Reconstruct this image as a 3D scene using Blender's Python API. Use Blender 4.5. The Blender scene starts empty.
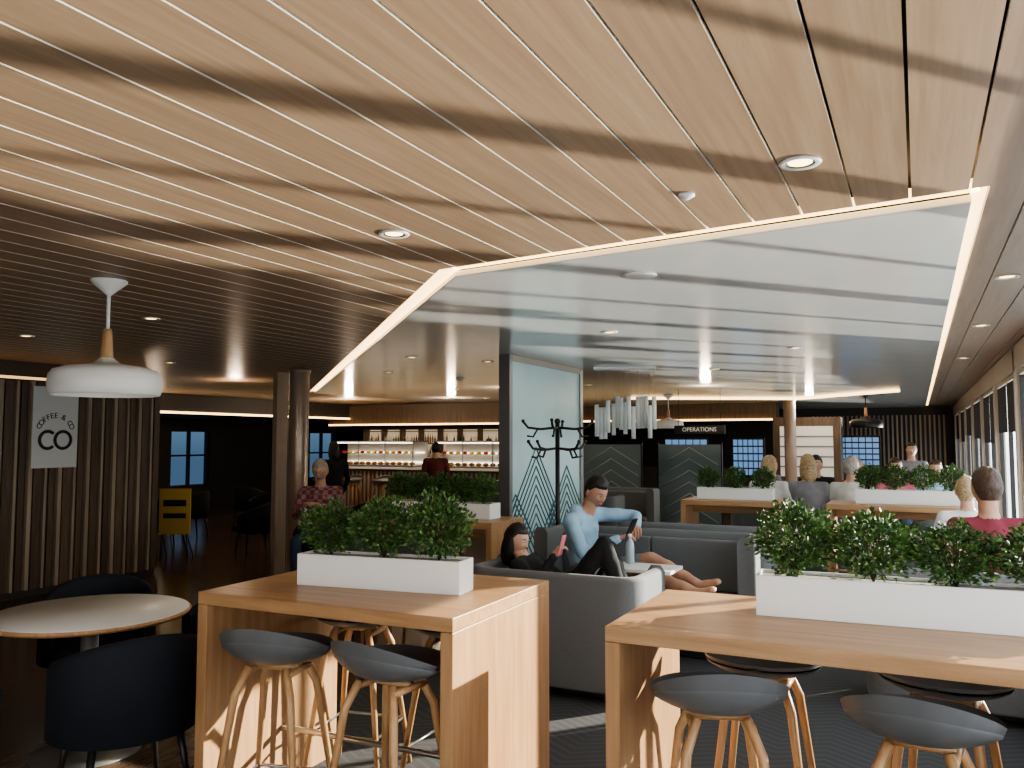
import bpy, math, random
from mathutils import Vector, Matrix, noise
random.seed(3)
S = bpy.context.scene
COL = S.collection
pi = math.pi

# ------------------------------------------------------------------ materials
def base(name):
    m = bpy.data.materials.new(name); m.use_nodes = True
    nt = m.node_tree; b = nt.nodes['Principled BSDF']
    return m, nt, b
def mat(name, col, rough=.5, metal=0., emit=None, es=0., spec=.5, noise_amt=.0, nscale=20, bump=0., sheen=0.):
    m, nt, b = base(name)
    b.inputs['Base Color'].default_value = (*col, 1)
    b.inputs['Roughness'].default_value = rough
    b.inputs['Metallic'].default_value = metal
    b.inputs['Specular IOR Level'].default_value = spec
    if sheen: b.inputs['Sheen Weight'].default_value = sheen
    if emit:
        b.inputs['Emission Color'].default_value = (*emit, 1)
        b.inputs['Emission Strength'].default_value = es
    if noise_amt > 0 or bump > 0:
        tc = nt.nodes.new('ShaderNodeTexCoord')
        n = nt.nodes.new('ShaderNodeTexNoise'); n.inputs['Scale'].default_value = nscale; n.inputs['Detail'].default_value = 4
        nt.links.new(tc.outputs['Object'], n.inputs['Vector'])
        if noise_amt > 0:
            r = nt.nodes.new('ShaderNodeValToRGB')
            a = noise_amt
            r.color_ramp.elements[0].position = .3; r.color_ramp.elements[1].position = .7
            r.color_ramp.elements[0].color = (*[c*(1-a) for c in col], 1)
            r.color_ramp.elements[1].color = (*[min(1, c*(1+a)) for c in col], 1)
            nt.links.new(n.outputs['Fac'], r.inputs['Fac']); nt.links.new(r.outputs['Color'], b.inputs['Base Color'])
        if bump > 0:
            bp = nt.nodes.new('ShaderNodeBump'); bp.inputs['Strength'].default_value = bump; bp.inputs['Distance'].default_value = .01
            nt.links.new(n.outputs['Fac'], bp.inputs['Height']); nt.links.new(bp.outputs['Normal'], b.inputs['Normal'])
    return m
def wood(name, c1, c2, scale, rough=.45, var=.12, bump=.05):
    m, nt, b = base(name)
    tc = nt.nodes.new('ShaderNodeTexCoord'); mp = nt.nodes.new('ShaderNodeMapping'); mp.inputs['Scale'].default_value = scale
    geo = nt.nodes.new('ShaderNodeNewGeometry')
    add = nt.nodes.new('ShaderNodeVectorMath'); add.operation = 'ADD'
    sc = nt.nodes.new('ShaderNodeVectorMath'); sc.operation = 'SCALE'; sc.inputs['Scale'].default_value = 37.
    cmb = nt.nodes.new('ShaderNodeCombineXYZ')
    for i in range(3): nt.links.new(geo.outputs['Random Per Island'], cmb.inputs[i])
    nt.links.new(cmb.outputs[0], sc.inputs[0])
    nt.links.new(tc.outputs['Object'], mp.inputs['Vector'])
    nt.links.new(mp.outputs[0], add.inputs[0]); nt.links.new(sc.outputs[0], add.inputs[1])
    n = nt.nodes.new('ShaderNodeTexNoise'); n.inputs['Scale'].default_value = 1.; n.inputs['Detail'].default_value = 6; n.inputs['Roughness'].default_value = .65; n.inputs['Distortion'].default_value = .4
    nt.links.new(add.outputs[0], n.inputs['Vector'])
    r = nt.nodes.new('ShaderNodeValToRGB'); r.color_ramp.elements[0].position = .32; r.color_ramp.elements[1].position = .68
    r.color_ramp.elements[0].color = (*c1, 1); r.color_ramp.elements[1].color = (*c2, 1)
    nt.links.new(n.outputs['Fac'], r.inputs['Fac'])
    mr = nt.nodes.new('ShaderNodeMapRange'); mr.inputs['To Min'].default_value = 1-var; mr.inputs['To Max'].default_value = 1+var
    nt.links.new(geo.outputs['Random Per Island'], mr.inputs['Value'])
    hs = nt.nodes.new('ShaderNodeHueSaturation'); nt.links.new(mr.outputs[0], hs.inputs['Value']); nt.links.new(r.outputs['Color'], hs.inputs['Color'])
    nt.links.new(hs.outputs['Color'], b.inputs['Base Color'])
    b.inputs['Roughness'].default_value = rough
    bp = nt.nodes.new('ShaderNodeBump'); bp.inputs['Strength'].default_value = bump; bp.inputs['Distance'].default_value = .005
    nt.links.new(n.outputs['Fac'], bp.inputs['Height']); nt.links.new(bp.outputs['Normal'], b.inputs['Normal'])
    return m
def carpet_mat():
    m, nt, b = base('carpet_chevron')
    L = nt.links.new
    tc = nt.nodes.new('ShaderNodeTexCoord'); sp = nt.nodes.new('ShaderNodeSeparateXYZ'); L(tc.outputs['Object'], sp.inputs[0])
    def M(op, a, bb=None):
        n = nt.nodes.new('ShaderNodeMath'); n.operation = op
        for i, v in enumerate((a, bb)):
            if v is None: continue
            if isinstance(v, (int, float)): n.inputs[i].default_value = v
            else: L(v, n.inputs[i])
        return n.outputs[0]
    fx = M('PINGPONG', M('MULTIPLY', sp.outputs['X'], 4.), 1.)
    v = M('ADD', M('MULTIPLY', sp.outputs['Y'], 14.), M('MULTIPLY', fx, 2.2))
    fr = M('FRACT', v)
    st = M('GREATER_THAN', fr, .68)
    n = nt.nodes.new('ShaderNodeTexNoise'); n.inputs['Scale'].default_value = 220
    L(tc.outputs['Object'], n.inputs['Vector'])
    f = M('ADD', M('MULTIPLY', st, .18), M('MULTIPLY', n.outputs['Fac'], .55))
    r = nt.nodes.new('ShaderNodeValToRGB')
    r.color_ramp.elements[0].color = (.022, .023, .025, 1); r.color_ramp.elements[1].color = (.13, .130, .135, 1)
    L(f, r.inputs['Fac']); L(r.outputs['Color'], b.inputs['Base Color'])
    b.inputs['Roughness'].default_value = .95
    return m
def glass_mat():
    m = bpy.data.materials.new('window_glass'); m.use_nodes = True; nt = m.node_tree
    nt.nodes.clear()
    o = nt.nodes.new('ShaderNodeOutputMaterial'); t = nt.nodes.new('ShaderNodeBsdfTransparent'); g = nt.nodes.new('ShaderNodeBsdfGlossy')
    t.inputs['Color'].default_value = (.93, .96, .97, 1); g.inputs['Roughness'].default_value = .05
    mx = nt.nodes.new('ShaderNodeMixShader'); mx.inputs[0].default_value = .06
    nt.links.new(t.outputs[0], mx.inputs[1]); nt.links.new(g.outputs[0], mx.inputs[2]); nt.links.new(mx.outputs[0], o.inputs[0])
    return m

oakC = wood('oak_ceiling_plank', (.32, .210, .132), (.42, .290, .192), (34, 1.3, 34), .38, .07, .03)
edgeSun = mat('painted_sunlit_edge', (.72, .66, .57), .4)  # sunlit look of the plank seams, put into the colour of the sides
oakT = wood('oak_table', (.34, .185, .085), (.50, .300, .155), (1.6, 24, 24), .35, .06)
oakV = wood('oak_table_upright', (.32, .175, .080), (.46, .275, .142), (24, 24, 1.6), .35, .06)
oakL = wood('oak_leg', (.40, .22, .10), (.55, .33, .17), (40, 40, 3), .4, .08)
floorW = wood('dark_wood_floor', (.065, .042, .030), (.14, .09, .062), (18, 1.5, 18), .22, .1)
slatA = wood('slat_walnut', (.080, .050, .032), (.15, .098, .062), (30, 30, 2), .5, .25)
slatB = wood('slat_beige', (.27, .21, .155), (.37, .29, .22), (30, 30, 2), .5, .15)
darkw = mat('dark_panel', (.035, .029, .025), .6)
carpet = carpet_mat()
panelW = mat('glossy_white_ceiling', (.63, .63, .61), .17, 0., spec=.9, noise_amt=.03, nscale=2)
white = mat('white_lacquer', (.80, .80, .79), .35)
whiteP = mat('white_plaster', (.66, .64, .60), .7, noise_amt=.03, nscale=5)
cream = mat('cream_pillar', (.46, .40, .33), .5)
ledW = mat('led_warm', (1, .8, .5), .5, emit=(1, .66, .30), es=4.)
ledS = mat('led_soft', (1, .8, .5), .5, emit=(1, .58, .24), es=1.2)
bulb = mat('bulb_warm', (1, .8, .5), .5, emit=(1, .60, .22), es=6)
ledC = mat('led_neutral', (1, 1, 1), .5, emit=(1, .86, .66), es=3)
signM = mat('sign_letters', (.5, .5, .5), .5, emit=(1, .9, .8), es=.12)
chrome = mat('steel', (.55, .55, .55), .28, 1.)
greyM = mat('grey_metal', (.28, .28, .28), .4, .8)
black = mat('black_metal', (.012, .012, .012), .4)
stoolG = mat('charcoal_shell', (.135, .138, .145), .42, noise_amt=.05)
greyU = mat('grey_upholstery', (.150, .158, .165), .85, noise_amt=.12, nscale=160, bump=.15, sheen=.1)
navyU = mat('navy_upholstery', (.006, .009, .016), .85, noise_amt=.15, nscale=160, bump=.1)
soil = mat('pebble_soil', (.35, .33, .30), .9, noise_amt=.4, nscale=60, bump=.5)
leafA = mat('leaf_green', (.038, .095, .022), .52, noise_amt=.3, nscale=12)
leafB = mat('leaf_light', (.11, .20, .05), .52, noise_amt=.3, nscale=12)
stemM = mat('stem_brown', (.06, .045, .025), .8)
gls = glass_mat()
tint = bpy.data.materials.new('tinted_window_glass'); tint.use_nodes = True
_n = tint.node_tree; _n.nodes.clear(); _o = _n.nodes.new('ShaderNodeOutputMaterial'); _t = _n.nodes.new('ShaderNodeBsdfTransparent'); _t.inputs['Color'].default_value = (.14, .19, .24, 1)
_n.links.new(_t.outputs[0], _o.inputs[0])
blind = mat('roller_blind_dark', (.035, .038, .045), .8)
frost = mat('frosted_aqua_glass', (.50, .69, .70), .3, spec=.6, noise_amt=.05, nscale=2)
frostD = mat('smoky_glass', (.13, .17, .18), .3, spec=.6, noise_amt=.05, nscale=2)
teal = mat('etched_line_teal', (.05, .13, .16), .5)
pwhite = mat('poster_white', (.60, .62, .62), .5)
lineG = mat('etched_line_grey', (.30, .32, .32), .6)
ink = mat('ink_black', (.02, .02, .02), .6)
screenB = mat('screen_blue', (.02, .06, .12), .2, emit=(.25, .45, .8), es=.6)
yellow = mat('sign_yellow', (.75, .50, .03), .5)
redM = mat('red_paint', (.6, .02, .02), .4)
pinkM = mat('pink_phone_case', (.8, .25, .30), .4)
bottleG = mat('bottle_glass_green', (.05, .12, .06), .1)
bottleA = mat('bottle_glass_amber', (.35, .15, .03), .1)

# ------------------------------------------------------------------ mesh builder
class MB:
    def __init__(s, name):
        s.name = name; s.v = []; s.f = []; s.m = []; s.sm = []; s.mats = []
    def mi(s, m):
        if m not in s.mats: s.mats.append(m)
        return s.mats.index(m)
    def add(s, vs, fs, m, smooth=False):
        o = len(s.v); k = s.mi(m)
        s.v += [tuple(v) for v in vs]
        for f in fs:
            s.f.append(tuple(i+o for i in f)); s.m.append(k); s.sm.append(smooth)
    def box(s, x0, x1, y0, y1, z0, z1, m):
        vs = [(x, y, z) for z in (z0, z1) for y in (y0, y1) for x in (x0, x1)]
        s.add(vs, [(0, 2, 3, 1), (4, 5, 7, 6), (0, 1, 5, 4), (2, 6, 7, 3), (0, 4, 6, 2), (1, 3, 7, 5)], m)
    def prism(s, poly, z0, z1, m, mside=None):
        n = len(poly)
        a = sum(poly[i][0]*poly[(i+1) % n][1]-poly[(i+1) % n][0]*poly[i][1] for i in range(n))
        if a < 0: poly = poly[::-1]
        vs = [(x, y, z0) for x, y in poly]+[(x, y, z1) for x, y in poly]
        s.add(vs, [tuple(range(n))[::-1], tuple(range(n, 2*n))], m)
        o = len(s.v)-2*n; k = s.mi(mside or m)
        for i in range(n):
            j = (i+1) % n
            s.f.append((o+i, o+j, o+n+j, o+n+i)); s.m.append(k); s.sm.append(False)
    def lathe(s, prof, c, m, n=32, smooth=True, cap=True):
        vs = []; fs = []
        for r, z in prof:
            for i in range(n):
                a = 2*pi*i/n; vs.append((c[0]+r*math.cos(a), c[1]+r*math.sin(a), c[2]+z))
        for k in range(len(prof)-1):
            for i in range(n):
                j = (i+1) % n; fs.append((k*n+i, k*n+j, (k+1)*n+j, (k+1)*n+i))
        if cap:
            if prof[0][0] > .0005: fs.append(tuple(range(n))[::-1])
            if prof[-1][0] > .0005: fs.append(tuple((len(prof)-1)*n+i for i in range(n)))
        s.add(vs, fs, m, smooth)
    def tube(s, pts, rad, m, n=10, side=None, closed=False, ell=1.):
        pts = [Vector(p) for p in pts]; N = len(pts)
        if not hasattr(rad, '__len__'): rad = [rad]*N
        vs = []; fs = []
        ref = Vector(side) if side else None
        for k, p in enumerate(pts):
            if closed: t = (pts[(k+1) % N]-pts[k-1]).normalized()
            else: t = (pts[min(k+1, N-1)]-pts[max(k-1, 0)]).normalized()
            if ref is None: ref = Vector((1, 0, 0)) if abs(t.x) < .8 else Vector((0, 1, 0))
            u = (ref-t*ref.dot(t)).normalized(); w = t.cross(u)
            if not side: ref = u
            for i in range(n):
                a = 2*pi*i/n
                vs.append(p+u*math.cos(a)*rad[k]+w*math.sin(a)*rad[k]*ell)
        for k in range(N if closed else N-1):
            k2 = (k+1) % N
            for i in range(n):
                j = (i+1) % n; fs.append((k*n+i, k*n+j, k2*n+j, k2*n+i))
        if not closed:
            fs.append(tuple(range(n))[::-1]); fs.append(tuple((N-1)*n+i for i in range(n)))
        s.add(vs, fs, m, True)
    def capsule(s, p0, p1, r0, r1, m, side=(1, 0, 0), n=16):
        p0 = Vector(p0); p1 = Vector(p1); ax = (p1-p0)
        t = ax.normalized(); u = Vector(side); u = (u-t*u.dot(t))
        if u.length < .05: u = Vector((0, 1, 0))-t*t.y
        u.normalize(); w = t.cross(u)
        rings = []
        a0 = min(r0); a1 = min(r1)
        for k in range(5):
            a = (k+.35)/5.35*pi/2
            rings.append((p0-t*a0*math.cos(a), r0[0]*math.sin(a), r0[1]*math.sin(a)))
        for k in range(5): 
            f = k/4; rings.append((p0+ax*f, r0[0]+(r1[0]-r0[0])*f, r0[1]+(r1[1]-r0[1])*f))
        for k in range(5):
            a = (4-k+.35)/5.35*pi/2
            rings.append((p1+t*a1*math.cos(a), r1[0]*math.sin(a), r1[1]*math.sin(a)))
        vs = []; fs = []
        for c, ra, rb in rings:
            for i in range(n):
                a = 2*pi*i/n; vs.append(c+u*math.cos(a)*ra+w*math.sin(a)*rb)
        R = len(rings)
        for k in range(R-1):
            for i in range(n):
                j = (i+1) % n; fs.append((k*n+i, k*n+j, (k+1)*n+j, (k+1)*n+i))
        fs.append(tuple(range(n))[::-1]); fs.append(tuple((R-1)*n+i for i in range(n)))
        s.add(vs, fs, m, True)
    def ball(s, c, r, m, n=16, k=10, R=None):
        vs = []; fs = []
        for a in range(k+1):
            th = pi*a/k
            for i in range(n):
                ph = 2*pi*i/n
                p = Vector((math.sin(th)*math.cos(ph)*r[0], math.sin(th)*math.sin(ph)*r[1], math.cos(th)*r[2]))
                if R: p = R @ p
                vs.append(p+Vector(c))
        for a in range(k):
            for i in range(n):
                j = (i+1) % n; fs.append((a*n+i, (a+1)*n+i, (a+1)*n+j, a*n+j))
        s.add(vs, fs, m, True)
    def sheetpath(s, pts, th, z0, ztop, m):
        pts = [Vector((p[0], p[1], 0)) for p in pts]; N = len(pts); vs = []; fs = []
        for k, p in enumerate(pts):
            t = (pts[min(k+1, N-1)]-pts[max(k-1, 0)]).normalized(); nn = Vector((-t.y, t.x, 0))
            zt = ztop(k/(N-1)) if callable(ztop) else ztop
            a = p+nn*th/2; b = p-nn*th/2
            prof = [(b, z0, 0), (b, zt-.03, 0), (b+(a-b)*.22, zt, 0), (b+(a-b)*.78, zt, 0), (a, zt-.03, 0), (a, z0, 0)]
            for q, z, _ in prof: vs.append((q.x, q.y, z))
        for k in range(N-1):
            for i in range(6):
                j = (i+1) % 6; fs.append((k*6+i, k*6+j, (k+1)*6+j, (k+1)*6+i))
        fs.append((0, 1, 2, 3, 4, 5)); fs.append(tuple((N-1)*6+i for i in (5, 4, 3, 2, 1, 0)))
        s.add(vs, fs, m, True)
    def mesh(s):
        me = bpy.data.meshes.new(s.name); me.from_pydata(s.v, [], s.f)
        for m in s.mats: me.materials.append(m)
        me.polygons.foreach_set('material_index', s.m); me.polygons.foreach_set('use_smooth', s.sm)
        me.update(); return me
    def obj(s, loc=(0, 0, 0), rz=0., bevel=0., seg=2, parent=None, name=None):
        o = bpy.data.objects.new(name or s.name, s.mesh()); COL.objects.link(o)
        o.location = loc; o.rotation_euler = (0, 0, rz)
        if bevel:
            b = o.modifiers.new('bevel', 'BEVEL'); b.width = bevel; b.segments = seg; b.limit_method = 'ANGLE'; b.angle_limit = math.radians(50)
        if parent: o.parent = parent
        return o
def dup(o, loc, rz=0., sc=1.):
    n = o.copy(); n.name = o.name.split('.')[0]; COL.objects.link(n); n.location = loc; n.rotation_euler = (0, 0, rz); n.scale = (sc, sc, sc); return n
def empty(name, loc=(0, 0, 0), rz=0.):
    e = bpy.data.objects.new(name, None); COL.objects.link(e); e.location = loc; e.rotation_euler = (0, 0, rz); e.empty_display_size = .1; return e
def text(body, size, m, loc, rot, name, parent=None, ext=.002):
    c = bpy.data.curves.new(name, 'FONT'); c.body = body; c.size = size; c.extrude = ext; c.align_x = 'CENTER'; c.align_y = 'CENTER'
    c.materials.append(m); o = bpy.data.objects.new(name, c); COL.objects.link(o); o.location = loc; o.rotation_euler = rot
    if parent: o.parent = parent
    return o

# ------------------------------------------------------------------ room
XL, XR, Y0, Y1, ZC = -16., .83, -3., 24., 2.58
f = MB('floor'); f.box(XL, -3.45, Y0, Y1, -.1, 0, floorW); f.obj()
f = MB('floor_carpet'); f.box(-3.45, XR+.3, Y0, Y1, -.1, 0, carpet); f.obj()
c = MB('ceiling'); c.box(XL-.2, XR+.4, Y0-.2, Y1+.2, 2.70, 2.80, darkw); c.obj()
A0 = (-2.2, 3.60); B0 = (.25, 3.24); D0 = (-10.04, 11.87)
def Yb(x):
    if x <= D0[0]: return Y1
    if x <= A0[0]: return A0[1]+(x-A0[0])*(D0[1]-A0[1])/(D0[0]-A0[0])
    if x <= B0[0]: return A0[1]+(x-A0[0])*(B0[1]-A0[1])/(B0[0]-A0[0])
    return Y1
pl = MB('ceiling_planks'); W = .19
k = int(XL/W)-1
while k*W < XR:
    x0 = max(k*W+.0045, XL); x1 = min((k+1)*W-.0045, XR); k += 1
    if x1-x0 < .02: continue
    cuts = [x0]+[q for q in (D0[0], B0[0]) if x0 < q < x1]+[x1]
    for a, b in zip(cuts[:-1], cuts[1:]):
        e = 1e-4
        top = [(a, Yb(a+e))]
        if a < A0[0] < b: top.append((A0[0], A0[1]))
        top.append((b, Yb(b-e)))
        pl.prism([(b, Y0), (a, Y0)]+top, ZC, ZC+.014, oakC, edgeSun)
pl.obj(name='ceiling_planks')
pn = MB('ceiling_panel')
pn.prism([(-2.165, 3.705), (.20, 3.36), (.20, Y1), (-9.98, Y1), (-9.98, 11.95)], 2.560, 2.59, panelW); pn.obj(bevel=.004)
led = MB('trim_led_cove')
def strip(p, q, w, z0, z1, m, b=led):
    p = Vector(p); q = Vector(q); t = (q-p).normalized(); n = Vector((-t.y, t.x))*w/2
    b.prism([tuple(p+n), tuple(q+n), tuple(q-n), tuple(p-n)], z0, z1, m)
strip((-2.17, 3.66), (.22, 3.305), .13, 2.600, 2.615, ledW)
strip((-2.17, 3.66), (-10.0, 11.92), .11, 2.600, 2.615, ledW)
strip((.225, 3.275), (.225, 23.9), .05, 2.600, 2.615, ledW)
led.obj()
sw = MB('wall_slats')
sw.box(-9.25, -8.72, Y0, 7.42, 0, 2.36, darkw)
y = Y0+.02; i = 0
while y < 7.40:
    w = [.045, .10, .03, .07][i % 4]; m = [slatB, slatA, slatB, slatA][i % 4]
    d = [.05, .02, .04, .02][i % 4]
    if y+w > 7.42: break
    sw.box(-8.72, -8.72+d, y, y+w, .08, 2.34, m); y += w+[.035, .012, .035, .02][i % 4]; i += 1
for j in range(5):
    sw.box(-9.22+j*.105, -9.22+j*.105+.06, 7.42, 7.46, .08, 2.34, slatB if j % 2 else slatA)
sw.box(-9.25, -8.95, Y0, 7.42, 2.36, 2.578, darkw)
sw.obj()
tl = MB('trim_led_slat_wall'); tl.box(-8.80, -8.73, Y0+.1, 7.3, 2.361, 2.39, ledS); tl.obj()

def wallx(name, x0, x1, ops, z0, z1, m, ya=Y0, yb=Y1):
    w = MB(name); ops = sorted(ops); y = ya
    for a, b, c0, c1 in ops:
        if a > y: w.box(x0, x1, y, a, z0, z1, m)
        w.box(x0, x1, a, b, z0, c0, m); w.box(x0, x1, a, b, c1, z1, m); y = b
    if y < yb: w.box(x0, x1, y, yb, z0, z1, m)
    return w
LW = [(9.6, 10.9, .6, 1.9), (12.4, 13.6, .6, 1.9), (14.0, 15.2, .6, 1.9), (19, 20.2, .6, 1.9)]
wl = wallx('wall_left', XL-.2, XL, LW, 0, 2.7, darkw); wl.obj()
wn = MB('window_1')
for a, b, _, zt in LW:
    wn.box(XL-.12, XL-.10, a, b, .6, zt, tint)
    for yy in (a, (a+b)/2-.02, b-.04): wn.box(XL-.14, XL-.04, yy, yy+.04, .6, zt, black)
    wn.box(XL-.14, XL-.04, a, b, 1.3, 1.34, black)
wn.obj()
bays = []; y = -2.7
while y < 22.5:
    bays.append((y, y+2.18)); y += 2.35
wr = wallx('wall_right', XR+.02, XR+.09, [(a, b, .62, 2.30) for a, b in bays], 0, 2.7, cream)
for a, b in bays:
    wr.box(XR-.01, XR+.02, b+.03, b+.14, 0, 2.56, cream)
wr.box(XR-.03, XR+.02, Y0, Y1, .50, .58, whiteP)
wr.box(XR-.01, XR+.02, Y0, Y1, 2.34, 2.57, cream)
wr.obj()
w2 = MB('window_2')
for a, b in bays:
    w2.box(XR+.05, XR+.06, a, b, .62, 2.30, gls)
    w2.box(XR+.030, XR+.07, (a+b)/2-.03, (a+b)/2+.03, .62, 2.30, black)
    w2.box(XR+.030, XR+.07, a, a+.03, .62, 2.30, black); w2.box(XR+.030, XR+.07, b-.03, b, .62, 2.30, black)
w2.obj()
bl = MB('roller_blind')
for j, (a, b) in enumerate(bays):
    if a > 7.5:
        for p, q in ((a+.04, (a+b)/2-.04), ((a+b)/2+.04, b-.04)):
            bl.box(XR+.024, XR+.029, p, q, 1.66+.06*((j*7) % 3), 2.29, blind)
bl.obj()
wf = MB('wall_far'); wf.box(XL, XR+.3, Y1, Y1+.2, 0, 2.7, darkw)
for j in range(30):
    x = -2.6+j*.11; wf.box(x, x+.045, Y1-.05, Y1, 1.0, 2.35, slatB)
wf.box(XL, XR, Y1-.03, Y1, 0, .9, mat('far_wall_low', (.12, .10, .08), .7))
wf.obj()
wb = MB('wall_back')
wb.box(XL, -4, Y0-.2, Y0, 0, 2.7, whiteP); wb.box(-4, XR+.3, Y0-.2, Y0, 0, .7, whiteP); wb.box(-4, XR+.3, Y0-.2, Y0, 2.1, 2.7, whiteP)
for x in (-4, -2.2, -.4): wb.box(x, x+.5, Y0-.2, Y0, .7, 2.1, whiteP)
wb.obj()
sf = MB('trim_soffit'); sf.box(-15.9, -12.6, 7.9, 19, 2.2, 2.57, darkw); sf.box(-13.2, -8.2, 16.4, 16.9, 2.05, 2.55, slatA)
sf.box(-8.2, -2.9, 19.5, 20, 2.15, 2.55, slatA); sf.obj()
l2 = MB('trim_led_soffit'); l2.box(-12.6, -12.57, 8, 19, 2.2, 2.24, ledW); l2.box(-13.2, -8.2, 16.36, 16.4, 2.05, 2.085, ledW)
l2.box(-8.2, -2.9, 19.46, 19.5, 2.15, 2.19, ledW)
strip((-5.2, 16), (-2.2, 17.6), .12, 2.52, 2.558, ledW, l2); strip((-2.2, 17.6), (-.3, 15.5), .12, 2.52, 2.558, ledW, l2)
l2.obj()

# ------------------------------------------------------------------ ceiling fittings
dl = MB('recessed_downlight')
dl.lathe([(.062, 0), (.066, -.004), (.060, -.009), (.046, -.006)], (0, 0, 0), white, 28, cap=False)
dl.lathe([(.046, -.006), (.036, -.0015)], (0, 0, 0), chrome, 28, cap=False)
dl.lathe([(.040, -.0015), (.034, -.004), (.0001, -.004)], (0, 0, 0), bulb, 28)
d0 = dl.obj((-.31, 2.69, ZC))
for x, y, z in [(-1.98, 2.87, ZC), (-4.96, 4.13, ZC), (-6.74, 4.36, ZC), (.456, 5.1, ZC), (.46, 7.2, ZC), (.46, 10, ZC), (-5.2, 1.6, ZC), (-7.6, 6.6, ZC),
                (-2.18, 6.17, 2.560), (-4.2, 7.9, 2.560), (-4.7, 7.15, 2.560), (-6, 8.6, 2.560), (-2.2, 10, 2.560), (-4.6, 12, 2.560), (-7, 12, 2.560), (-1, 8, 2.560), (-8, 15, 2.560), (-11.5, 13, ZC)]:
    dup(d0, (x, y, z))
sp = MB('ceiling_speaker'); sp.lathe([(.09, 0), (.092, -.006), (.075, -.012), (.0001, -.012)], (0, 0, 0), white); sp.obj((-1.28, 4.09, 2.560))
sd = MB('smoke_detector'); sd.lathe([(.030, 0), (.030, -.008), (.018, -.013), (.014, -.018), (.0001, -.020)], (0, 0, 0), white, 24)
s0 = sd.obj((-.72, 2.87, ZC)); dup(s0, (-5.7, 9.9, 2.560), 0, 2.)

# ------------------------------------------------------------------ pendant lamp
def pendant(loc, sh, name='pendant_lamp'):
    pd = MB(name)
    pd.lathe([(.095, 0), (.093, -.012), (.05, -.05), (.022, -.075), (.012, -.085)], (0, 0, 0), sh, 32)
    pd.tube([(0, 0, -.08), (0, 0, -.30)], .010, sh)
    pd.lathe([(.020, -.27), (.024, -.285), (.031, -.40), (.034, -.43)], (0, 0, 0), oakL, 24)
    pr = [(.034, -.43), (.050, -.445), (.075, -.462), (.14, -.472), (.21, -.482), (.262, -.500), (.283, -.53), (.288, -.57), (.284, -.615), (.276, -.633)]
    pd.lathe(pr, (0, 0, 0), sh, 48, cap=False)
    pd.lathe([(r-.006, z-.004) for r, z in pr[::-1]], (0, 0, 0), sh, 48, cap=False)
    pd.lathe([(.276, -.633), (.270, -.637)], (0, 0, 0), sh, 48, cap=False)
    pd.ball((0, 0, -.52), (.04, .04, .05), ledC)
    return pd.obj(loc)
pendant((-3.99, 3.04, ZC), white)
pendant((-.85, 16.4, 2.560), black); pendant((-4.3, 15.5, 2.560), white)

# ------------------------------------------------------------------ bar tables
def bar_table(cx, cy, wd, dp, rz=0.):
    t = MB('bar_table'); w, d = wd/2, dp/2; T = .055
    t.box(-w, w, -d, d, 1.02-T, 1.02, oakT)
    t.box(-w, -w+T, -d, d, 0, 1.02-T-.001, oakV); t.box(w-T, w, -d, d, 0, 1.02-T-.001, oakV)
    t.box(-w+T, w-T, .04-.02, .04+.02, .86, 1.02-T-.001, oakT)
    t.tube([(-w+T, .04, .28), (w-T, .04, .28)], .014, chrome)
    return t.obj((cx, cy, 0), rz, bevel=.003)
bar_table(-2.275, 3.215, 1.31, .95, math.radians(1))
bar_table(-.215, 3.305, 1.67, .83)
bar_table(-3.95, 6.3, 1.6, .6)
bar_table(-1.9, 9.62, 1.1, .65)
bar_table(-.2, 9.67, 1.4, .65)

# stools
st = MB('bar_stool')
vs = []; fs = []; NR, NT = 10, 48
for a in range(NR+1):
    r = a/NR
    for i in range(NT):
        th = 2*pi*i/NT
        back = max(0, -math.sin(th)); bk = back**1.1
        R = .222*(1+.07*abs(math.cos(th)))
        z = .765+.015*r**2+(r**3.6)*(.045+.11*bk)
        rr = R*min(r*1.08, .93+.07*r)*(1+.05*r*bk)
        vs.append((rr*math.cos(th), rr*math.sin(th)*.96, z))
for a in range(NR):
    for i in range(NT):
        j = (i+1) % NT; fs.append((a*NT+i, a*NT+j, (a+1)*NT+j, (a+1)*NT+i))
n = len(vs); o2 = [(x*.975, y*.975, z-.016) for x, y, z in vs]
fs2 = [tuple(q+n for q in ff[::-1]) for ff in fs]
rim = [(NR*NT+i, NR*NT+(i+1) % NT, n+NR*NT+(i+1) % NT, n+NR*NT+i)[::-1] for i in range(NT)]
st.add(vs+o2, fs+fs2+rim, stoolG, True)
for sx in (-1, 1):
    for sy in (-1, 1):
        st.tube([(sx*.085, sy*.085, .745), (sx*.125, sy*.125, .64), (sx*.205, sy*.205, .0)], [.017, .018, .011], oakL, 12)
    st.tube([(sx*.10, -.10, .72), (sx*.10, .10, .72)], .014, oakL, 10)
st.tube([(-.10, 0, .73), (.10, 0, .73)], .014, oakL, 10)
q = .175
st.tube([(-q, -q, .24), (q, -q, .24), (q, q, .24), (-q, q, .24)], .008, chrome, 8, closed=True, side=(0, 0, 1))
s0 = st.obj((-2.50, 2.78, 0), .25)
for x, y, r in [(-1.93, 2.80, -.1), (-2.62, 3.52, pi+.2), (-2.05, 3.54, pi), (-.66, 2.98, .35), (-.02, 2.98, -.12), (-.60, 3.54, pi), (.06, 3.56, pi-.2),
                (-4.3, 5.75, 0), (-3.7, 5.75, .2), (-.5, 9.1, 0), (.1, 9.1, .1)]:
    dup(s0, (x, y, 0), r)

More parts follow.
